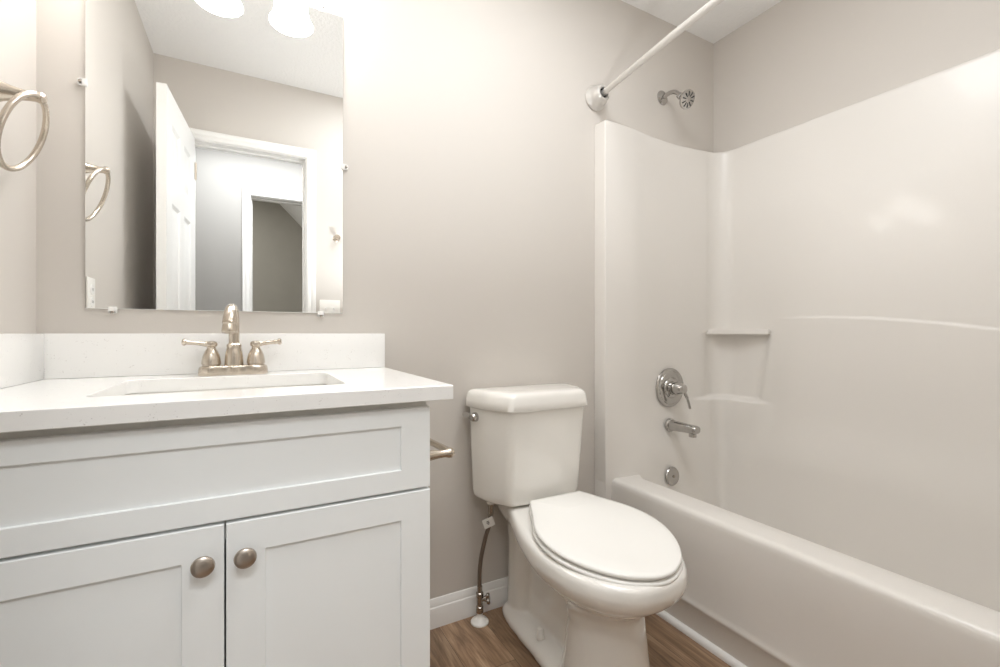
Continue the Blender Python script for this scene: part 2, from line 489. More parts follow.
def surround():
    n, nor = NPC, NOR
    top = 1.866
    zs = []; z = 0.085
    while z < top-0.012:
        zs.append(z); z += 0.0035 if 0.985 < z < 1.075 or 0.675 < z < 0.725 else 0.0135
    zs += [top-0.008, top-0.003, top-0.0006]
    bm = bmesh.new()
    rings = []
    for z in zs:
        ring = []
        rr = max(0.0, z-(top-0.008))
        back = 0.008 - math.sqrt(max(0, 0.008**2-rr**2))
        for i in range(n):
            edge_fade = sstep(0, 6, i)*sstep(n-1, n-6, i)
            p = PC[i] + nor[i]*(disp(PC[i], z)*edge_fade - back)
            ring.append(U((p.x, p.y, z)))
        rings.append(ring)
    # top ledge back to the walls, then down the wall behind
    def wallpt(p, z):
        x, y = p.x, p.y
        if y > -0.12 and x < 1.95: return U((x, -0.0015, z))
        if y < -1.33: return U((x, YF+0.0015, z))
        return U((XR-0.0015, min(-0.0015, y), z))
    rings.append([wallpt(p, top) for p in PC])
    rings.append([wallpt(p, 0.085) for p in PC])
    rings.append(rings[0])
    vr = loft(bm, rings, False, False, closed=False)
    # left side faces (flange edges)
    for idx in (0, n-1):
        bm.faces.new([r[idx] for r in vr])
    # flange legs running down to the floor beside the apron
    for ya, yb in ((-0.0015, -0.0655), (YF+0.0015, -1.38)):
        a, b = sorted((ya, yb))
        box(bm, 1.2455-ux, 1.30-ux, a-uy, b-uy, 0.0, 0.396, 0.004)
    return bm
finish('surround_panel', surround(), M['fiberglass'], unit, angle=50)

def bathtub():
    bm = bmesh.new()
    Y0, Y1 = -0.056, -1.385
    # apron swept along Y
    prof = [(1.330, RIM), (1.303, RIM+0.0005), (1.292, RIM-0.001), (1.285, RIM-0.006), (1.2810, RIM-0.014), (1.279, 0.380), (1.2755, 0.28), (1.2735, 0.18), (1.2695, 0.130),
            (1.2665, 0.117), (1.2640, 0.112), (1.2640, 0.106), (1.2675, 0.100), (1.2715, 0.094), (1.2735, 0.08), (1.2760, 0.0), (1.330, 0.0)]
    ys = [Y0, Y0-0.004] + [Y0-0.004-(Y0-0.004-Y1-0.004)*k/14 for k in range(1, 14)] + [Y1+0.004, Y1]
    loft(bm, [[U((x, y, z)) for x, z in prof] for y in ys], True, True)
    # rim ring and basin
    seg = 10
    def loop(x0, x1, y0, y1, r, z):
        return [U((x, y, z)) for x, y in fillet_poly([(x0, y1), (x1, y1), (x1, y0), (x0, y0)], r, seg)]
    x0, x1, y0, y1 = 1.392, 1.966, -0.054, -1.345
    lv = [(0.0, 0.0, RIM, .085), (0.003, 0.003, RIM-0.0012, .085), (0.007, 0.006, RIM-0.005, .085), (0.010, 0.008, RIM-0.012, .085), (0.020, 0.014, 0.36, .09), (0.036, 0.026, 0.26, .10),
          (0.055, 0.045, 0.16, .11), (0.075, 0.066, 0.11, .115), (0.105, 0.10, 0.085, .115), (0.15, 0.15, 0.078, .10)]
    rings = []
    for dx, dy, z, r in lv:
        rings.append(loop(x0+dx, x1-dx*0.6, y0-dy*0.5, y1+dy*1.5, r, z))
    vr = loft(bm, rings, False, True)
    outer = [bm.verts.new(U(p)) for p in ((1.330, Y1, RIM), (1.999, Y1, RIM), (1.999, -0.012, RIM), (1.330, -0.012, RIM))]
    ring_fill(bm, outer, vr[0])
    return bm
finish('bathtub', bathtub(), M['tub'], unit, angle=50)
bm = bmesh.new()      # soap ledge bar at eye level in the corner
pl = fillet_poly([(1.885, -0.040), (1.905, -0.066), (1.963, -0.300), (2.000, -0.304), (2.000, -0.020), (1.90, -0.020)], [0.004, 0.010, 0.006, 0.002, 0.002, 0.002], 5)
zz = [(0.005, 0.9965), (0.0015, 0.9975), (0, 1.001), (0, 1.014), (0.0015, 1.0175), (0.005, 1.019)]
cxm = sum(p[0] for p in pl)/len(pl); cym = sum(p[1] for p in pl)/len(pl)
loft(bm, [[U((x+(cxm-x)*d*8, y+(cym-y)*d*4, z)) for x, y in pl] for d, z in zz])
finish('soap_ledge', bm, M['fiberglass'], unit, angle=50)
# bottom trim strip against the floor
bm = bmesh.new()
loft(bm, [[(1.276, y, 0), (1.259, y, 0), (1.259, y, 0.008), (1.262, y, 0.015), (1.268, y, 0.019), (1.276, y, 0.020)] for y in (-0.056, YF)])
struct(finish('trim_3', bm, M['trim'], angle=60), 'white quarter-round strip along the foot of the tub apron', 'trim')

# ------------------------------------------------------------------ tub fittings (chrome)
vx, vz = 1.643, 0.757
vy = seat_y(vx, vz, 0.088)
t = thing('shower_valve', 'round chrome shower valve plate with lever handle above the tub spout', 'valve', (vx, vy, vz))
bm = bmesh.new()
lathe(bm, [(0.088, 0.0), (0.088, 0.002), (0.085, 0.007), (0.074, 0.009), (0.072, 0.0115), (0.060, 0.0135), (0.046, 0.0125), (0.044, 0.016), (0.040, 0.018), (0.0, 0.018)], (0, 0, 0), (0, -1, 0), 56)
finish('escutcheon', bm, M['chrome'], t)
bm = bmesh.new()
lathe(bm, [(0.030, 0), (0.031, 0.012), (0.029, 0.013), (0.024, 0.014), (0.024, 0.020), (0.029, 0.022), (0.028, 0.040), (0.022, 0.052), (0.020, 0.062), (0.012, 0.066), (0, 0.067)], (0, -0.018, 0), (0, -1, 0), 32)
hd = finish('handle', bm, M['chrome'], t)
bm = bmesh.new()
tube(bm, spline([(0, -0.066, 0.004), (0.008, -0.072, -0.012), (0.020, -0.080, -0.042), (0.030, -0.085, -0.085)], 6), [0.013]*7+[0.012]*5+[0.0095]*7, 14, squash=(1, 0.55))
finish('lever', bm, M['chrome'], hd)

t = thing('tub_spout', 'chrome tub filler spout below the round valve', 'spout', (1.634, seat_y(1.634, 0.592, 0.030), 0.592))
bm = bmesh.new()
lathe(bm, [(0.030, 0.0), (0.030, 0.010), (0.027, 0.014), (0.024, 0.015)], (0, 0, 0), (0, -1, 0), 28)
finish('collar', bm, M['chrome'], t)
bm = bmesh.new()
sec = lambda y, w, h, dz: [(w*math.copysign(abs(math.cos(a))**0.7, math.cos(a)), y, dz+h*math.copysign(abs(math.sin(a))**0.7, math.sin(a))) for a in [2*PI*k/24 for k in range(24)]]
loft(bm, [sec(0.0, 0.023, 0.023, 0), sec(-0.03, 0.023, 0.022, 0), sec(-0.09, 0.0215, 0.019, 0.001), sec(-0.13, 0.022, 0.018, 0.001), sec(-0.142, 0.021, 0.016, 0.001), sec(-0.147, 0.017, 0.012, 0.001)])
lathe(bm, [(0.015, 0), (0.016, 0.022), (0.014, 0.023), (0.012, 0.015)], (0, -0.122, -0.008), (0, 0, -1), 20)
finish('spout', bm, M['chrome'], t)

ov = thing('overflow_plate', 'small round chrome overflow cover inside the tub end', 'overflow cover', (1.617, seat_y(1.617, 0.372, 0.042)-0.0025, 0.372))
bm = bmesh.new()
lathe(bm, [(0.041, 0.0), (0.041, 0.004), (0.038, 0.008), (0.024, 0.0105), (0, 0.011)], (0, 0, 0), (0, -1, 0.08), 36)
finish('plate', bm, M['chrome'], ov)
bm = bmesh.new()
lathe(bm, [(0.0055, 0), (0.0055, 0.003), (0, 0.004)], (0.0, -0.0105, 0.001), (0, -1, 0.08), 14)
finish('screw', bm, M['valve'], ov)

sh = thing('wall_shower', 'small chrome shower head on short bent arm high on back wall', 'shower head', (1.645, 0, 2.08))
bm = bmesh.new()
lathe(bm, [(0.033, 0.001), (0.032, 0.004), (0.026, 0.008), (0.014, 0.011), (0.011, 0.012)], (0, 0, 0), (0, -1, 0), 32)
finish('flange', bm, M['chrome'], sh)
bm = bmesh.new()
tube(bm, spline([(0, -0.004, 0), (0.002, -0.045, 0.004), (0.003, -0.078, -0.010), (0.004, -0.104, -0.046)], 6), 0.0095, 16)
lathe(bm, [(0.013, 0), (0.014, 0.006), (0.014, 0.014), (0.011, 0.018)], (0.0035, -0.092, -0.028), (0.0, -0.60, -0.75), 16)
finish('arm', bm, M['chrome'], sh)
bm = bmesh.new()
hp = Vector((0.004, -0.106, -0.050)); hdv = Vector((0.0, -0.80, -0.45)).normalized()
lathe(bm, [(0.010, -0.002), (0.016, 0.008), (0.030, 0.020), (0.038, 0.026), (0.0395, 0.032), (0.038, 0.037), (0.030, 0.0385), (0.0, 0.039)], hp, hdv, 40)
headm = finish('spray_head', bm, M['chrome'], sh)
bm = bmesh.new()
a_, b_, d_ = frame_for(hdv); fc = hp + hdv*0.0392
for k in range(10):
    an = 2*PI*k/10; u_ = a_*math.cos(an)+b_*math.sin(an); w_ = d_.cross(u_)
    pts = [fc+u_*r+w_*s for r, s in ((0.013, -0.0012), (0.032, -0.0026), (0.032, 0.0026), (0.013, 0.0012))]
    loft(bm, [[p+d_*h for p in pts] for h in (-0.002, 0.0006)])
finish('spray_slots', bm, M['dark'], headm, smooth=False)

# curved shower rod
rodt = thing('shower_rod', 'white satin curtain rod crossing high over the tub edge', 'curtain rod', (1.248, 0, 1.978))
def rodpath():
    pts = [(0.006, -0.030, 0.002), (-0.018, -0.25, 0.003), (-0.040, -0.47, 0.003), (-0.056, -0.72, 0.0), (-0.040, -0.965, 0), (-0.018, -1.185, 0), (0.006, YF+0.030, 0)]
    return spline(pts, 8)
bm = bmesh.new(); tube(bm, rodpath(), 0.0120, 32); finish('rod', bm, M['rod'], rodt)
for y, s in ((0, -1), (YF, 1)):
    bm = bmesh.new()
    lathe(bm, [(0.050, 0.001), (0.052, 0.006), (0.049, 0.012), (0.041, 0.018), (0.039, 0.024), (0.040, 0.030), (0.037, 0.040), (0.034, 0.052), (0.028, 0.058), (0.021, 0.058), (0.020, 0.044), (0.0, 0.043)], (0, y, 0), (0.0, s, 0), 40)
    fl = finish('flange', bm, M['rod'], rodt)
    bm = bmesh.new()
    lathe(bm, [(0.0195, 0), (0.0195, 0.003)], (0, y+s*0.0445, 0), (0, s, 0), 24)
    finish('socket', bm, M['dark'], fl)

# ------------------------------------------------------------------ toilet
TX = 0.868
toilet = thing('toilet', 'white two-piece toilet with closed elongated lid between vanity and tub', 'toilet', (TX, 0, 0))
def tank_outline(hb, hf, yb, yf, rb=0.03, rf=0.045):
    # plan: wide at the wall, sides raking in to a gently bowed front
    pts = [(-hb, yb), (-(hb*0.55+hf*0.45)-0.012, yb*0.45+yf*0.55), (-hf, yf+0.004), (-hf*0.45, yf-0.004), (hf*0.45, yf-0.004), (hf, yf+0.004), ((hb*0.55+hf*0.45)+0.012, yb*0.45+yf*0.55), (hb, yb)]
    return fillet_poly(pts, [rb, 0.15, rf, 0.3, 0.3, rf, 0.15, rb], 6)
bm = bmesh.new(); rings = []
for z, s, sy in [(0.432, 0.84, 0.90), (0.4335, 0.88, 0.935), (0.438, 0.912, 0.965), (0.446, 0.930, 0.985), (0.460, 0.938, 1.0), (0.55, 0.957, 1.0), (0.65, 0.975, 1.0), (0.757, 0.99, 1.0)]:
    f = (z-0.443)/0.314
    yf = -(0.198+0.026*f)
    yc = -0.11
    rings.append([(x, yc+(y-yc)*sy, z) for x, y in tank_outline(0.219*s, 0.150*s, -0.018, yf)])
loft(bm, rings)
finish('tank', bm, M['porcelain'], toilet, angle=60)
bm = bmesh.new(); rings = []
for z, g in [(0.746, -0.004), (0.7475, 0.003), (0.751, 0.0065), (0.772, 0.004), (0.790, 0.001), (0.799, -0.003), (0.8045, -0.009), (0.8075, -0.018), (0.809, -0.05)]:
    rings.append([(x, y, z) for x, y in tank_outline(0.221+g, 0.149+g, -0.010-max(0, -g), -0.229-g, 0.025, 0.03)])
loft(bm, rings)
finish('tank_lid', bm, M['porcelain'], toilet, angle=60)
# flush lever on the left end of the raked front
fx, fy, fz = -0.2045, -0.078, 0.717
lev = bpy.data.objects.new('flush_lever', None)
bm = bmesh.new()
fn = Vector((-0.96, -0.28, 0)).normalized(); ft = Vector((0.36, -0.93, 0))
lathe(bm, [(0.016, -0.006), (0.0165, 0.005), (0.015, 0.011), (0.0135, 0.018), (0.010, 0.022), (0, 0.023)], (fx, fy, fz), fn, 20)
p0 = Vector((fx, fy, fz))+fn*0.016
tube(bm, spline([p0, p0+Vector((-0.006, 0.014, 0.003)), p0+Vector((-0.009, 0.034, 0.005)), p0+Vector((-0.010, 0.050, 0.004))], 5), [0.0095]*6+[0.0078]*5+[0.0085]*5, 12, squash=(0.7, 1))
bpy.data.objects.remove(lev)
finish('flush_lever', bm, M['chrome'], toilet)

def bowl_mesh():
    bm = bmesh.new()
    wt = [(0.035, 0.100), (0.09, 0.113), (0.15, 0.124), (0.22, 0.148), (0.31, 0.177), (0.40, 0.196), (0.47, 0.199), (0.55, 0.188), (0.62, 0.159), (0.665, 0.122), (0.694, 0.082), (0.706, 0.04), (0.709, 0.0)]
    sp = spline([(a, b, 0) for a, b in wt], 5)
    left = [(-p.y, p.x) for p in sp]; right = [(p.y, p.x) for p in sp[:-1]][::-1]
    outl = left + right                       # (x lateral, f forward)
    cf, cr = 0.487, 0.107
    circ = []
    for x, f in outl:
        an = math.atan2(x, (f-0.40)) ; circ.append((cr*math.sin(an), cf+cr*math.cos(an)))
    def ztop(f): return 0.424 - 0.022*max(0.0, min(1.0, (f-0.22)/0.48))
    rings = []
    for dz, t, ins in [(0.0, 0, 0.022), (-0.002, 0, 0.010), (-0.008, 0, 0.003), (-0.018, 0, 0.0), (-0.04, 0.0, -0.002), (-0.055, 0.03, 0), (-0.07, 0.10, 0), (-0.085, 0.22, 0), (-0.10, 0.38, 0), (-0.118, 0.58, 0), (-0.138, 0.78, 0), (-0.156, 0.92, 0), (-0.172, 0.99, 0), (-0.20, 1.0, 0)]:
        ring = []
        for (x, f), (cx_, cf_) in zip(outl, circ):
            k = 1-ins/0.19
            xx, ff = x*k, 0.38+(f-0.38)*(1-ins/0.34)
            X = xx+(cx_-xx)*t; F = ff+(cf_-ff)*t
            zz = ztop(f)*(1-t)+(0.416)*t + dz
            ring.append((X, -F, zz))
        rings.append(ring)
    loft(bm, rings)
    # pedestal column under the bowl
    def circr(r, z, ry=None): return [(r*math.cos(a), -cf-0.006+(ry or r)*math.sin(a), z) for a in [2*PI*k/40 for k in range(40)]]
    loft(bm, [circr(0.090, 0.285), circr(0.101, 0.250), circr(0.107, 0.20), circr(0.114, 0.13), circr(0.122, 0.06), circr(0.126, 0.02), circr(0.127, 0.0)])
    # rear column, trapway web, foot
    def rr(hw, f0, f1, r, z): return [(x, -f, z) for x, f in rrect(-hw, hw, f0, f1, r, 5)]
    loft(bm, [rr(0.080, 0.03, 0.17, 0.05, 0.0), rr(0.076, 0.035, 0.165, 0.05, 0.12), rr(0.075, 0.035, 0.17, 0.05, 0.26), rr(0.082, 0.04, 0.20, 0.05, 0.35), rr(0.10, 0.045, 0.24, 0.05, 0.400)])
    loft(bm, [rr(0.056, 0.10, 0.45, 0.03, 0.0), rr(0.040, 0.10, 0.45, 0.03, 0.12), rr(0.038, 0.12, 0.45, 0.03, 0.22), rr(0.04, 0.15, 0.45, 0.03, 0.35)])
    foot = [(0.020, 0.045), (0.043, 0.084), (0.09, 0.100), (0.16, 0.108), (0.28, 0.112), (0.40, 0.122), (0.47, 0.126)]
    fs = spline([(a, b, 0) for a, b in foot], 5)
    fl_ = [(-p.y, p.x) for p in fs] + [(p.y, p.x) for p in fs][::-1]
    loft(bm, [[(x*(1-k*0.09/0.1*0.3), -(0.25+(f-0.25)*(1-k*0.02/0.2)), z) for x, f in fl_] for z, k in ((0, 0), (0.020, 0.0), (0.032, 0.25), (0.048, 1.0), (0.053, 1.6))])
    return bm
bm = bowl_mesh()
bmesh.ops.recalc_face_normals(bm, faces=bm.faces)
me = bpy.data.meshes.new('bowl_raw'); bm.to_mesh(me); bm.free()
tmp = bpy.data.objects.new('bowl_raw', me); scene.collection.objects.link(tmp)
md = tmp.modifiers.new('r', 'REMESH'); md.mode = 'VOXEL'; md.voxel_size = 0.0042
ms = tmp.modifiers.new('s', 'SMOOTH'); ms.factor = 0.5; ms.iterations = 24
dg = bpy.context.evaluated_depsgraph_get()
me2 = bpy.data.meshes.new_from_object(tmp.evaluated_get(dg))
bpy.data.objects.remove(tmp)
for v in me2.vertices:
    if v.co.z < 0.0: v.co.z = 0.0
me2.shade_smooth(); me2.name = 'bowl'; me2.materials.clear(); me2.materials.append(M['porcelain'])
bowl = bpy.data.objects.new('bowl', me2); scene.collection.objects.link(bowl); bowl.parent = toilet

LW = [(0.240, 0.098), (0.27, 0.116), (0.30, 0.131), (0.33, 0.147), (0.36, 0.164), (0.40, 0.182), (0.45, 0.1925), (0.50, 0.1915), (0.55, 0.179), (0.60, 0.153), (0.64, 0.122), (0.67, 0.088), (0.69, 0.050), (0.699, 0.022), (0.701, 0.0)]
def lid_plate(zb, zt, grow, dome):
    sp = spline([(a, b, 0) for a, b in LW], 4)
    left = [(-p.y, p.x) for p in sp]; right = [(p.y, p.x) for p in sp[:-1]][::-1]
    ol = left+right
    def lz(f): return -0.045*(f-0.24)/0.46
    bm = bmesh.new(); rings = []
    def ring(ins, z, dm=0):
        k = 1-(ins-grow)/0.185; kf = 1-(ins-grow)/0.235
        return [(x*k, -(0.465+(f-0.465)*kf), z+lz(f)+dm) for x, f in ol]
    h = zt-zb
    rings = [ring(0.010, zb), ring(0.003, zb+0.001), ring(0.0, zb+0.004), ring(0.0, zt-0.005), ring(0.0015, zt-0.002), ring(0.005, zt-0.0003), ring(0.02, zt+dome*0.3), ring(0.06, zt+dome*0.8), ring(0.12, zt+dome)]
    loft(bm, rings)
    return bm
rz = math.radians(-1.3)
finish('seat', lid_plate(0.4375, 0.4500, 0.003, 0.0), M['seat'], toilet, angle=50, loc=(0.008, 0, 0))
finish('lid', lid_plate(0.4530, 0.4660, 0.0, 0.003), M['seat'], toilet, angle=50, loc=(0.008, 0, 0))
for s in (-1, 1):
    bm = bmesh.new()
    box(bm, s*0.075-0.022+0.008, s*0.075+0.022+0.008, -0.258, -0.228, 0.415, 0.450, 0.006, 3)
    finish('hinge', bm, M['seat'], toilet)
bm = bmesh.new()
for s in (-1,):
    lathe(bm, [(0.0125, 0), (0.0125, 0.004), (0.0105, 0.026), (0.008, 0.031), (0, 0.033)], (s*0.083, -0.287, 0.0500), (0, 0, 1), 20)
finish('bolt_cap', bm, M['plastic_white'], toilet)
bm = bmesh.new()
lathe(bm, [(0.0125, 0), (0.0125, 0.004), (0.0105, 0.026), (0.008, 0.031), (0, 0.033)], (0.083, -0.287, 0.0500), (0, 0, 1), 20)
finish('bolt_cap', bm, M['plastic_white'], toilet)

# water supply
sx, sy_ = 0.688, -0.056
sup = thing('water_supply_line', 'braided grey toilet supply hose rising from white floor flange', 'supply hose', (sx, sy_, 0))
bm = bmesh.new()
lathe(bm, [(0.031, 0.0), (0.031, 0.004), (0.026, 0.010), (0.014, 0.016), (0.010, 0.022), (0.010, 0.038)], (0, 0, 0), (0, 0, 1), 32)
finish('floor_flange', bm, M['plastic_white'], sup)
bm = bmesh.new()
lathe(bm, [(0.0075, 0.034), (0.013, 0.035), (0.013, 0.055), (0.0105, 0.057), (0.0105, 0.085), (0.013, 0.088), (0.013, 0.102), (0.009, 0.105), (0.009, 0.125)], (0, 0, 0), (0, 0, 1), 14)
lathe(bm, [(0.008, 0), (0.008, 0.016), (0.010, 0.017), (0.010, 0.023)], (0, 0, 0.078), (0.85, -0.5, 0.15), 14)
sv = finish('shutoff_valve', bm, M['valve'], sup, angle=30)
bm = bmesh.new()
ax = Vector((0.85, -0.5, 0.15)).normalized(); a_, b_, d_ = frame_for(ax)
kc = Vector((0, 0, 0.078))+ax*0.023
rings = []
for h, g in ((0, 0.85), (0.003, 1), (0.009, 1), (0.012, 0.8)):
    rings.append([kc+d_*h+(a_*math.cos(q)+b_*math.sin(q))*g*(0.015+0.004*math.cos(5*q)) for q in [2*PI*k/40 for k in range(40)]])
loft(bm, rings); finish('valve_knob', bm, M['valve'], sv, angle=40)
bm = bmesh.new()
hpth = spline([(0, 0, 0.115), (-0.001, -0.001, 0.17), (0.002, -0.008, 0.23), (0.014, -0.018, 0.30), (0.022, -0.030, 0.345), (0.024, -0.036, 0.385), (0.024, -0.036, 0.425)], 8)
tube(bm, hpth, 0.0072, 14); finish('hose', bm, M['hose'], sup)
bm = bmesh.new()
lathe(bm, [(0.0085, 0.350), (0.009, 0.352), (0.009, 0.375), (0.0095, 0.378), (0.0095, 0.420)], (0.024, -0.036, 0), (0, 0, 1), 14)
finish('hose_ferrule', bm, M['valve'], sup)
bm = bmesh.new()
lathe(bm, [(0.012, 0.418), (0.014, 0.421), (0.014, 0.428), (0.012, 0.430)], (0.024, -0.036, 0), (0, 0, 1), 10)
finish('coupling_nut', bm, M['plastic_white'], sup, angle=25)
bm = bmesh.new()
box(bm, -0.019, 0.019, -0.0006, 0.0006, -0.017, 0.017)
tg = finish('tag', bm, M['tag'], sup, smooth=False, loc=(0.010, -0.048, 0.360), rot=(0.15, -0.35, -0.25))
bm = bmesh.new()
for z, w in ((0.006, 0.008), (0.001, 0.010), (-0.004, 0.006)):
    box(bm, -0.002-w/2, -0.002+w/2, -0.0009, -0.0005, z-0.0015, z+0.0015)
finish('printing', bm, M['ink'], tg, smooth=False)

# ------------------------------------------------------------------ vanity
CX0, CX1, CYF = -0.412, 0.326, -0.560
ZC, ZCB = 0.892, 0.862
van = thing('vanity_cabinet', 'white shaker vanity cabinet under the quartz countertop', 'cabinet', ((CX0+CX1)/2, -0.27, 0))
vx0, vy0 = (CX0+CX1)/2, -0.27
def V(x0, x1, y0, y1, z0, z1): return (x0-vx0, x1-vx0, y0-vy0, y1-vy0, z0, z1)
bm = bmesh.new()
FY = CYF+0.0195
box(bm, *V(CX0+0.002, CX0+0.018, FY, -0.003, 0.0, ZCB)); box(bm, *V(CX1-0.018, CX1-0.002, FY, -0.003, 0.0, ZCB))
box(bm, *V(CX0+0.018, CX1-0.018, FY, -0.003, 0.09, 0.106)); box(bm, *V(CX0+0.018, CX1-0.018, -0.012, -0.003, 0.106, ZCB))
box(bm, *V(CX0+0.018, CX1-0.018, FY, FY+0.018, 0.825, ZCB)); box(bm, *V(CX0+0.018, CX1-0.018, FY, FY+0.018, 0.64, 0.70))
box(bm, *V(CX0+0.018, CX1-0.018, FY+0.06, FY+0.075, 0.0, 0.09))
box(bm, *V(XL+0.001, CX0+0.002, FY+0.002, FY+0.018, 0.0, ZCB))
finish('cabinet_box', bm, M['carcass'], van, smooth=False)
def shaker(x0, x1, z0, z1, rl, rr_, rt, rb):
    bm = bmesh.new(); yf, yb = CYF, CYF+0.019; e = 0.0015; dp = 0.0055
    def R(a, b, c, d, y): return [(a-vx0, y-vy0, c), (b-vx0, y-vy0, c), (b-vx0, y-vy0, d), (a-vx0, y-vy0, d)]
    ix0, ix1, iz0, iz1 = x0+rl, x1-rr_, z0+rb, z1-rt
    rings = [R(x0, x1, z0, z1, yb), R(x0, x1, z0, z1, yf+e), R(x0+e, x1-e, z0+e, z1-e, yf),
             R(ix0-0.0008, ix1+0.0008, iz0-0.0008, iz1+0.0008, yf), R(ix0, ix1, iz0, iz1, yf+0.0008), R(ix0+0.0006, ix1-0.0006, iz0+0.0006, iz1-0.0006, yf+dp)]
    loft(bm, rings)
    return bm
finish('drawer_front', shaker(CX0, CX1, 0.679, 0.846, 0.062, 0.062, 0.036, 0.042), M['cabinet'], van, angle=20)
dl = finish('cabinet_door', shaker(CX0, -0.0445, 0.105, 0.6735, 0.060, 0.060, 0.0555, 0.0555), M['cabinet'], van, angle=20)
dr = finish('cabinet_door', shaker(-0.0415, CX1, 0.105, 0.6735, 0.060, 0.062, 0.0555, 0.0555), M['cabinet'], van, angle=20)
for d, kx in ((dl, -0.0735), (dr, -0.0125)):
    bm = bmesh.new()
    lathe(bm, [(0.008, 0), (0.0065, 0.004), (0.0065, 0.010), (0.0115, 0.013), (0.0165, 0.0155), (0.0175, 0.018), (0.0165, 0.0215), (0.0125, 0.0245), (0.006, 0.026), (0, 0.0263)], (kx-vx0, CYF-vy0, 0.616), (0, -1, 0), 32)
    finish('knob', bm, M['knob'], d)

# countertop with sink cut-out
ct = thing('countertop', 'white speckled quartz countertop with backsplash on the vanity', 'countertop', (-0.04, -0.29, ZCB))
cx_, cy_ = -0.04, -0.29
def Cc(x, y, z): return (x-cx_, y-cy_, z-ZCB)
TXR, TYF = 0.3685, -0.5835
bm = bmesh.new()
outer = [(XL+0.0005, TYF), (TXR, TYF), (TXR, -0.0005), (XL+0.0005, -0.0005)]
def oin(d): return [(XL+0.0005, TYF+d), (TXR-d, TYF+d), (TXR-d, -0.0005), (XL+0.0005, -0.0005)]
SX0, SX1, SY0, SY1 = -0.254, 0.176, -0.456, -0.137
hole = rrect(SX0, SX1, SY0, SY1, 0.022, 6)
holb = rrect(SX0-0.001, SX1+0.001, SY0-0.001, SY1+0.001, 0.0225, 6)
vo = loft(bm, [[Cc(x, y, ZCB) for x, y in oin(0.001)], [Cc(x, y, ZCB+0.001) for x, y in oin(0)], [Cc(x, y, ZC-0.0015) for x, y in oin(0)], [Cc(x, y, ZC) for x, y in oin(0.0015)]], False, False)
vi = loft(bm, [[Cc(x, y, ZCB) for x, y in hole], [Cc(x, y, ZC-0.001) for x, y in hole], [Cc(x, y, ZC) for x, y in holb]], False, False)
ring_fill(bm, vo[-1], vi[-1]); ring_fill(bm, vo[0], vi[0])
finish('slab', bm, M['quartz'], ct, angle=25)
bm = bmesh.new(); box(bm, *[a-b for a, b in zip((XL+0.0005, TXR, -0.0205, -0.0005), (cx_, cx_, cy_, cy_))], ZC-ZCB+0.0004, 1.000-ZCB, 0.0015)
finish('backsplash', bm, M['quartz'], ct, angle=25)
bm = bmesh.new(); box(bm, *[a-b for a, b in zip((XL+0.0005, XL+0.0205, TYF+0.002, -0.0208), (cx_, cx_, cy_, cy_))], ZC-ZCB+0.0004, 1.000-ZCB, 0.0015)
sb = finish('side_splash', bm, M['quartz'], ct, angle=25)

snk = thing('sink', 'white rectangular undermount sink in the quartz countertop', 'sink', (-0.04, -0.30, 0.72))
bm = bmesh.new()
def SL(ins, z, r): return [(x+0.04, y+0.30, z-0.72) for x, y in rrect(SX0-0.006+ins, SX1+0.006-ins, SY0-0.006+ins, SY1+0.006-ins, r, 6)]
loft(bm, [SL(-0.012, 0.8475, .03), SL(-0.012, 0.8615, .03), SL(0.0, 0.8615, .028), SL(0.003, 0.857, .03), SL(0.010, 0.80, .035), SL(0.022, 0.752, .045), SL(0.045, 0.737, .05), SL(0.10, 0.732, .05), SL(0.105, 0.722, .05), SL(0.04, 0.726, .05), SL(0.012, 0.745, .045), SL(0.0, 0.80, .035), SL(-0.004, 0.846, .03)], False, False)
bm2v = None
cap = bmesh.new(); 
lv_in = SL(0.10, 0.732, .05)
bm.faces.new([bm.verts.new(p) for p in lv_in])
finish('basin', bm, M['sinkware'], snk, angle=50)
bm = bmesh.new()
lathe(bm, [(0.031, 0), (0.031, 0.003), (0.024, 0.004), (0.022, 0.001), (0.018, 0.006), (0.010, 0.010), (0, 0.011)], (0, 0, 0.0125), (0, 0, 1), 28)
finish('drain', bm, M['nickel'], snk)

# faucet
FX, FYY = -0.0455, -0.078
fct = thing('faucet', 'brushed nickel two-handle centerset faucet behind the sink', 'faucet', (FX, FYY, ZC))
bm = bmesh.new()
def stad(hw, hd, z): return [(x, y, z) for x, y in rrect(-hw, hw, -hd, hd, hd*0.98, 10)]
def waist(k, z):
    out = []
    for x, y in rrect(-0.080*k, 0.080*k, -0.029*k, 0.029*k, 0.0285*k, 12):
        out.append((x, y*(1-0.16*math.exp(-((abs(x)-0.027)/0.010)**2)), z))
    return out
# more points along the straight edges so the waists show
def base_ring(sc, z):
    pts = []
    n = 96
    for i in range(n):
        an = 2*PI*i/n
        # union outline of three lobes
        best = 0
        dx, dy = math.cos(an), math.sin(an)
        # march outwards
        r = 0.1
        while r > 0.001:
            x, y = dx*r, dy*r
            ins = abs(x) <= 0.052 and abs(y) <= 0.0225
            for cxx, rad in ((-0.0508, 0.0295), (0.0508, 0.0295), (0, 0.0265)):
                if (x-cxx)**2+y*y <= rad*rad: ins = True
            if ins: break
            r -= 0.0005
        pts.append((dx*r*sc, dy*r*(sc if sc > 0.9 else sc), z))
    return pts
loft(bm, [base_ring(0.99, 0.0003), base_ring(1.0, 0.0015), base_ring(0.99, 0.014), base_ring(0.975, 0.019), base_ring(0.95, 0.0222), base_ring(0.90, 0.0238), base_ring(0.7, 0.0245)])
finish('base_plate', bm, M['nickel'], fct, angle=60)
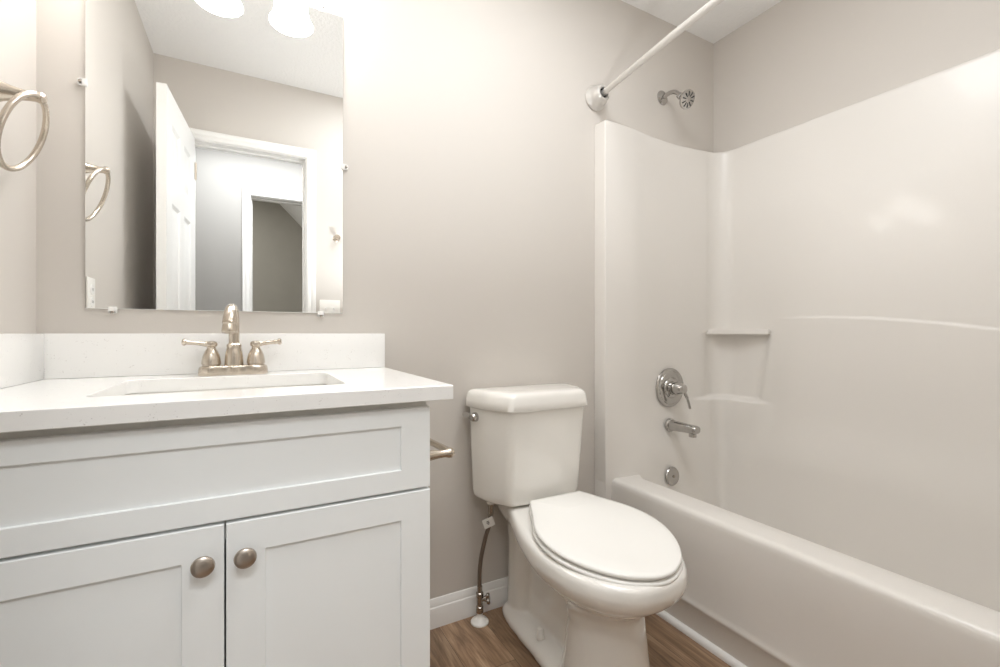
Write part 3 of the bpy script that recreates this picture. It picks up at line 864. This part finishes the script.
for s in (-1, 1):
    bm = bmesh.new()
    lathe(bm, [(0.0225, 0.021), (0.0225, 0.0245), (0.0205, 0.0252), (0.0205, 0.0280), (0.0225, 0.0288), (0.0212, 0.040), (0.0187, 0.052), (0.0145, 0.062), (0.0108, 0.068), (0.010, 0.071), (0.0105, 0.0735)], (s*0.0508, 0, 0), (0, 0, 1), 32)
    hb = finish('handle', bm, M['nickel'], fct)
    bm = bmesh.new()
    lathe(bm, [(0.009, 0.072), (0.013, 0.075), (0.0145, 0.080), (0.013, 0.085), (0.008, 0.088), (0, 0.089)], (s*0.0508, 0, 0), (0, 0, 1), 24)
    pts = [(s*0.0508, 0, 0.080), (s*0.068, -0.003, 0.0815), (s*0.082, -0.007, 0.0835), (s*0.096, -0.010, 0.085), (s*0.105, -0.012, 0.086)]
    tube(bm, spline(pts, 5), [0.0085]*5+[0.0068]*5+[0.0064]*5+[0.0072]*5+[0.0078], 14, squash=(1, 0.85))
    lathe(bm, [(0.0078, 0), (0.0088, 0.002), (0.0088, 0.005), (0.006, 0.008), (0, 0.009)], (s*0.1045, -0.0119, 0.0859), (s*0.97, -0.22, 0.1), 16)
    finish('lever', bm, M['nickel'], hb)
bm = bmesh.new()
lathe(bm, [(0.0225, 0.020), (0.0225, 0.026), (0.0220, 0.030), (0.0208, 0.050), (0.0183, 0.066), (0.0168, 0.070), (0.0175, 0.073), (0.0175, 0.078), (0.0145, 0.081), (0.0125, 0.083)], (0, 0, 0), (0, 0, 1), 36)
sp_path = spline([(0, 0, 0.075), (0, 0, 0.115), (0, -0.004, 0.141), (-0.001, -0.020, 0.163), (-0.003, -0.044, 0.172), (-0.0048, -0.066, 0.166), (-0.006, -0.082, 0.150), (-0.0066, -0.088, 0.134)], 7)
tube(bm, sp_path, [0.0125]*8+[0.0122]*20+[0.0122+0.0002*k for k in range(len(sp_path)-28)], 20)
spo = finish('spout', bm, M['nickel'], fct, angle=40)
bm = bmesh.new()
lathe(bm, [(0.0145, 0), (0.0160, 0.002), (0.0160, 0.005), (0.0150, 0.007), (0.0170, 0.018), (0.0175, 0.025), (0.0160, 0.029), (0.012, 0.029), (0.011, 0.024), (0, 0.024)], (-0.0066, -0.0872, 0.138), (0, -0.12, -1), 28)
finish('aerator', bm, M['nickel'], spo)

# ------------------------------------------------------------------ mirror
MX0, MX1, MZ0, MZ1 = -0.363, 0.243, 1.062, 1.978
mir = thing('wall_mirror', 'frameless rectangular mirror held by small clips above the vanity', 'mirror', ((MX0+MX1)/2, 0, MZ0))
mx = (MX0+MX1)/2
bm = bmesh.new(); box(bm, MX0-mx, MX1-mx, -0.0055, -0.0005, 0, MZ1-MZ0, 0.0008, 1)
finish('mirror_pane', bm, M['mirror'], mir, smooth=False)
for x, z, sx_, sz_ in ((-0.31, MZ0, 0, -1), (0.178, MZ0, 0, -1), (-0.28, MZ1, 0, 1), (0.183, MZ1, 0, 1), (MX0, 1.615, -1, 0), (MX1, 1.515, 1, 0)):
    bm = bmesh.new()
    px, pz = x-mx+sx_*0.003, z-MZ0+sz_*0.003
    hw, hh = (0.009, 0.008) if sx_ == 0 else (0.008, 0.009)
    box(bm, px-hw, px+hw, -0.0095, -0.0058, pz-hh, pz+hh, 0.0012, 2)
    box(bm, px+sx_*0.006-0.005-0.003*abs(sz_), px+sx_*0.006+0.005+0.003*abs(sz_), -0.0095, -0.0002, pz+sz_*0.0055-0.003-0.004*abs(sx_), pz+sz_*0.0055+0.003+0.004*abs(sx_), 0.001, 1)
    c = finish('mirror_clip', bm, M['clear'], mir)
    bm = bmesh.new()
    lathe(bm, [(0.0035, 0), (0.0035, 0.001), (0.002, 0.002), (0, 0.0022)], (px+sx_*0.006, -0.0095, pz+sz_*0.006), (0, -1, 0), 12)
    finish('screw', bm, M['valve'], c)

# ------------------------------------------------------------------ vanity light (reflected in the mirror)
LX = -0.091
vl = thing('vanity_light', 'three-shade vanity light bar above the mirror, its glowing shades reflected', 'wall lamp', (LX, 0, 2.185))
bm = bmesh.new(); box(bm, -0.28, 0.28, -0.022, -0.0005, -0.055, 0.055, 0.008, 3)
finish('back_plate', bm, M['nickel'], vl)
for k in (-1, 0, 1):
    x = 0.196*k
    bm = bmesh.new()
    tube(bm, spline([(x, -0.02, 0.0), (x, -0.06, 0.012), (x, -0.105, 0.005), (x, -0.12, -0.025), (x, -0.12, -0.055)], 6), 0.008, 14)
    lathe(bm, [(0.010, 0), (0.024, -0.006), (0.026, -0.03), (0.024, -0.035)], (x, -0.12, -0.05), (0, 0, 1), 24)
    arm = finish('lamp_arm', bm, M['nickel'], vl)
    bm = bmesh.new()
    lathe(bm, [(0.020, -0.080), (0.034, -0.084), (0.043, -0.096), (0.046, -0.115), (0.048, -0.145), (0.051, -0.172), (0.056, -0.190), (0.063, -0.201), (0.0635, -0.205), (0.060, -0.207), (0.052, -0.196), (0.046, -0.175), (0.0, -0.160)], (x, -0.12, 0), (0, 0, 1), 36)
    finish('lamp_shade', bm, M['shade'], vl)

# ------------------------------------------------------------------ towel ring, paper holder, small wall things
tr = thing('towel_ring', 'brushed nickel towel ring on the left wall beside the mirror', 'towel ring', (XL, -0.234, 1.47))
bm = bmesh.new()
lathe(bm, [(0.030, 0.0005), (0.030, 0.004), (0.026, 0.010), (0.019, 0.022), (0.0125, 0.042), (0.0095, 0.060), (0.0090, 0.072), (0.0112, 0.076), (0.0112, 0.082), (0.007, 0.087), (0, 0.088)], (0, 0, 0), (1, 0, 0), 32)
finish('post', bm, M['nickel'], tr)
bm = bmesh.new()
R_ = 0.077; LEAN = math.radians(19)
ringpts = [(0.078+math.sin(LEAN)*(-R_+R_*math.cos(a)), R_*math.sin(a), math.cos(LEAN)*(-R_+R_*math.cos(a))) for a in [2*PI*k/72 for k in range(72)]]
vrs = []
for k in range(72):
    a = 2*PI*k/72; c = Vector(ringpts[k]); rad = Vector((math.sin(LEAN)*math.cos(a), math.sin(a), math.cos(LEAN)*math.cos(a))); ax = Vector((math.cos(LEAN), 0, -math.sin(LEAN)))
    vrs.append([c+(rad*math.cos(q)+ax*math.sin(q))*0.0057 for q in [2*PI*j/14 for j in range(14)]])
loft(bm, vrs+[vrs[0]], False, False)
finish('ring', bm, M['nickel'], tr)

tp = thing('toilet_paper_holder', 'brushed nickel toilet paper holder on the side of the vanity', 'paper holder', (CX1-0.002, -0.434, 0.708))
bm = bmesh.new()
lathe(bm, [(0.027, 0.0003), (0.027, 0.004), (0.024, 0.010), (0.018, 0.024), (0.013, 0.045), (0.010, 0.070), (0.0095, 0.086), (0.012, 0.093), (0.0125, 0.101), (0.009, 0.107), (0, 0.109)], (0, 0, 0), (1, 0, 0), 28)
finish('post', bm, M['nickel'], tp)
bm = bmesh.new()
tube(bm, spline([(0.098, 0, 0.003), (0.095, 0.05, 0.003), (0.090, 0.145, 0.002), (0.088, 0.158, 0.006), (0.088, 0.162, 0.014)], 5), 0.0085, 14)
finish('bar', bm, M['nickel'], tp)

hk = thing('robe_hook', 'small round nickel robe hook on the doorway wall, seen in mirror', 'hook', (0.440, YF, 1.575))
bm = bmesh.new()
lathe(bm, [(0.020, 0.0005), (0.020, 0.004), (0.010, 0.008), (0.008, 0.024), (0.014, 0.030), (0.019, 0.036), (0.019, 0.043), (0.012, 0.049), (0, 0.050)], (0, 0, 0), (0, 1, 0), 24)
finish('peg', bm, M['nickel'], hk)

def plate(name, label, cat, loc, rotz, w, h, kind, n):
    t = thing(name, label, cat, loc, rotz)
    bm = bmesh.new(); box(bm, -w/2, w/2, -0.006, -0.0005, -h/2, h/2, 0.003, 2)
    finish('cover_plate', bm, M['plastic_white'], t)
    for k in range(n):
        x = (k-(n-1)/2)*0.046
        if kind == 'toggle':
            bm = bmesh.new(); box(bm, x-0.005, x+0.005, -0.0065, -0.0055, -0.012, 0.012); box(bm, x-0.0035, x+0.0035, -0.016, -0.006, 0.0, 0.009, 0.001, 1)
            finish('toggle', bm, M['trim'], t)
        else:
            for s in (-1, 1):
                bm = bmesh.new(); lathe(bm, [(0.0165, 0), (0.0165, 0.002), (0.0155, 0.003), (0, 0.003)], (x, -0.0055, s*0.0195), (0, -1, 0), 24)
                rc = finish('receptacle', bm, M['trim'], t)
                bm = bmesh.new()
                for q in (-1, 1): box(bm, x+q*0.0063-0.001, x+q*0.0063+0.001, -0.0088, -0.0084, s*0.0195-0.003, s*0.0195+0.005)
                finish('slot', bm, M['dark'], rc, smooth=False)
    return t
plate('light_switch', 'white two-toggle light switch plate beside the doorway, seen in mirror', 'light switch', (0.404, YF, 1.145), PI, 0.118, 0.115, 'toggle', 2)
plate('wall_outlet', 'white wall outlet plate on left wall, at the lower left of mirror', 'outlet', (XL, -0.405, 1.118), PI/2, 0.074, 0.115, 'outlet', 1)
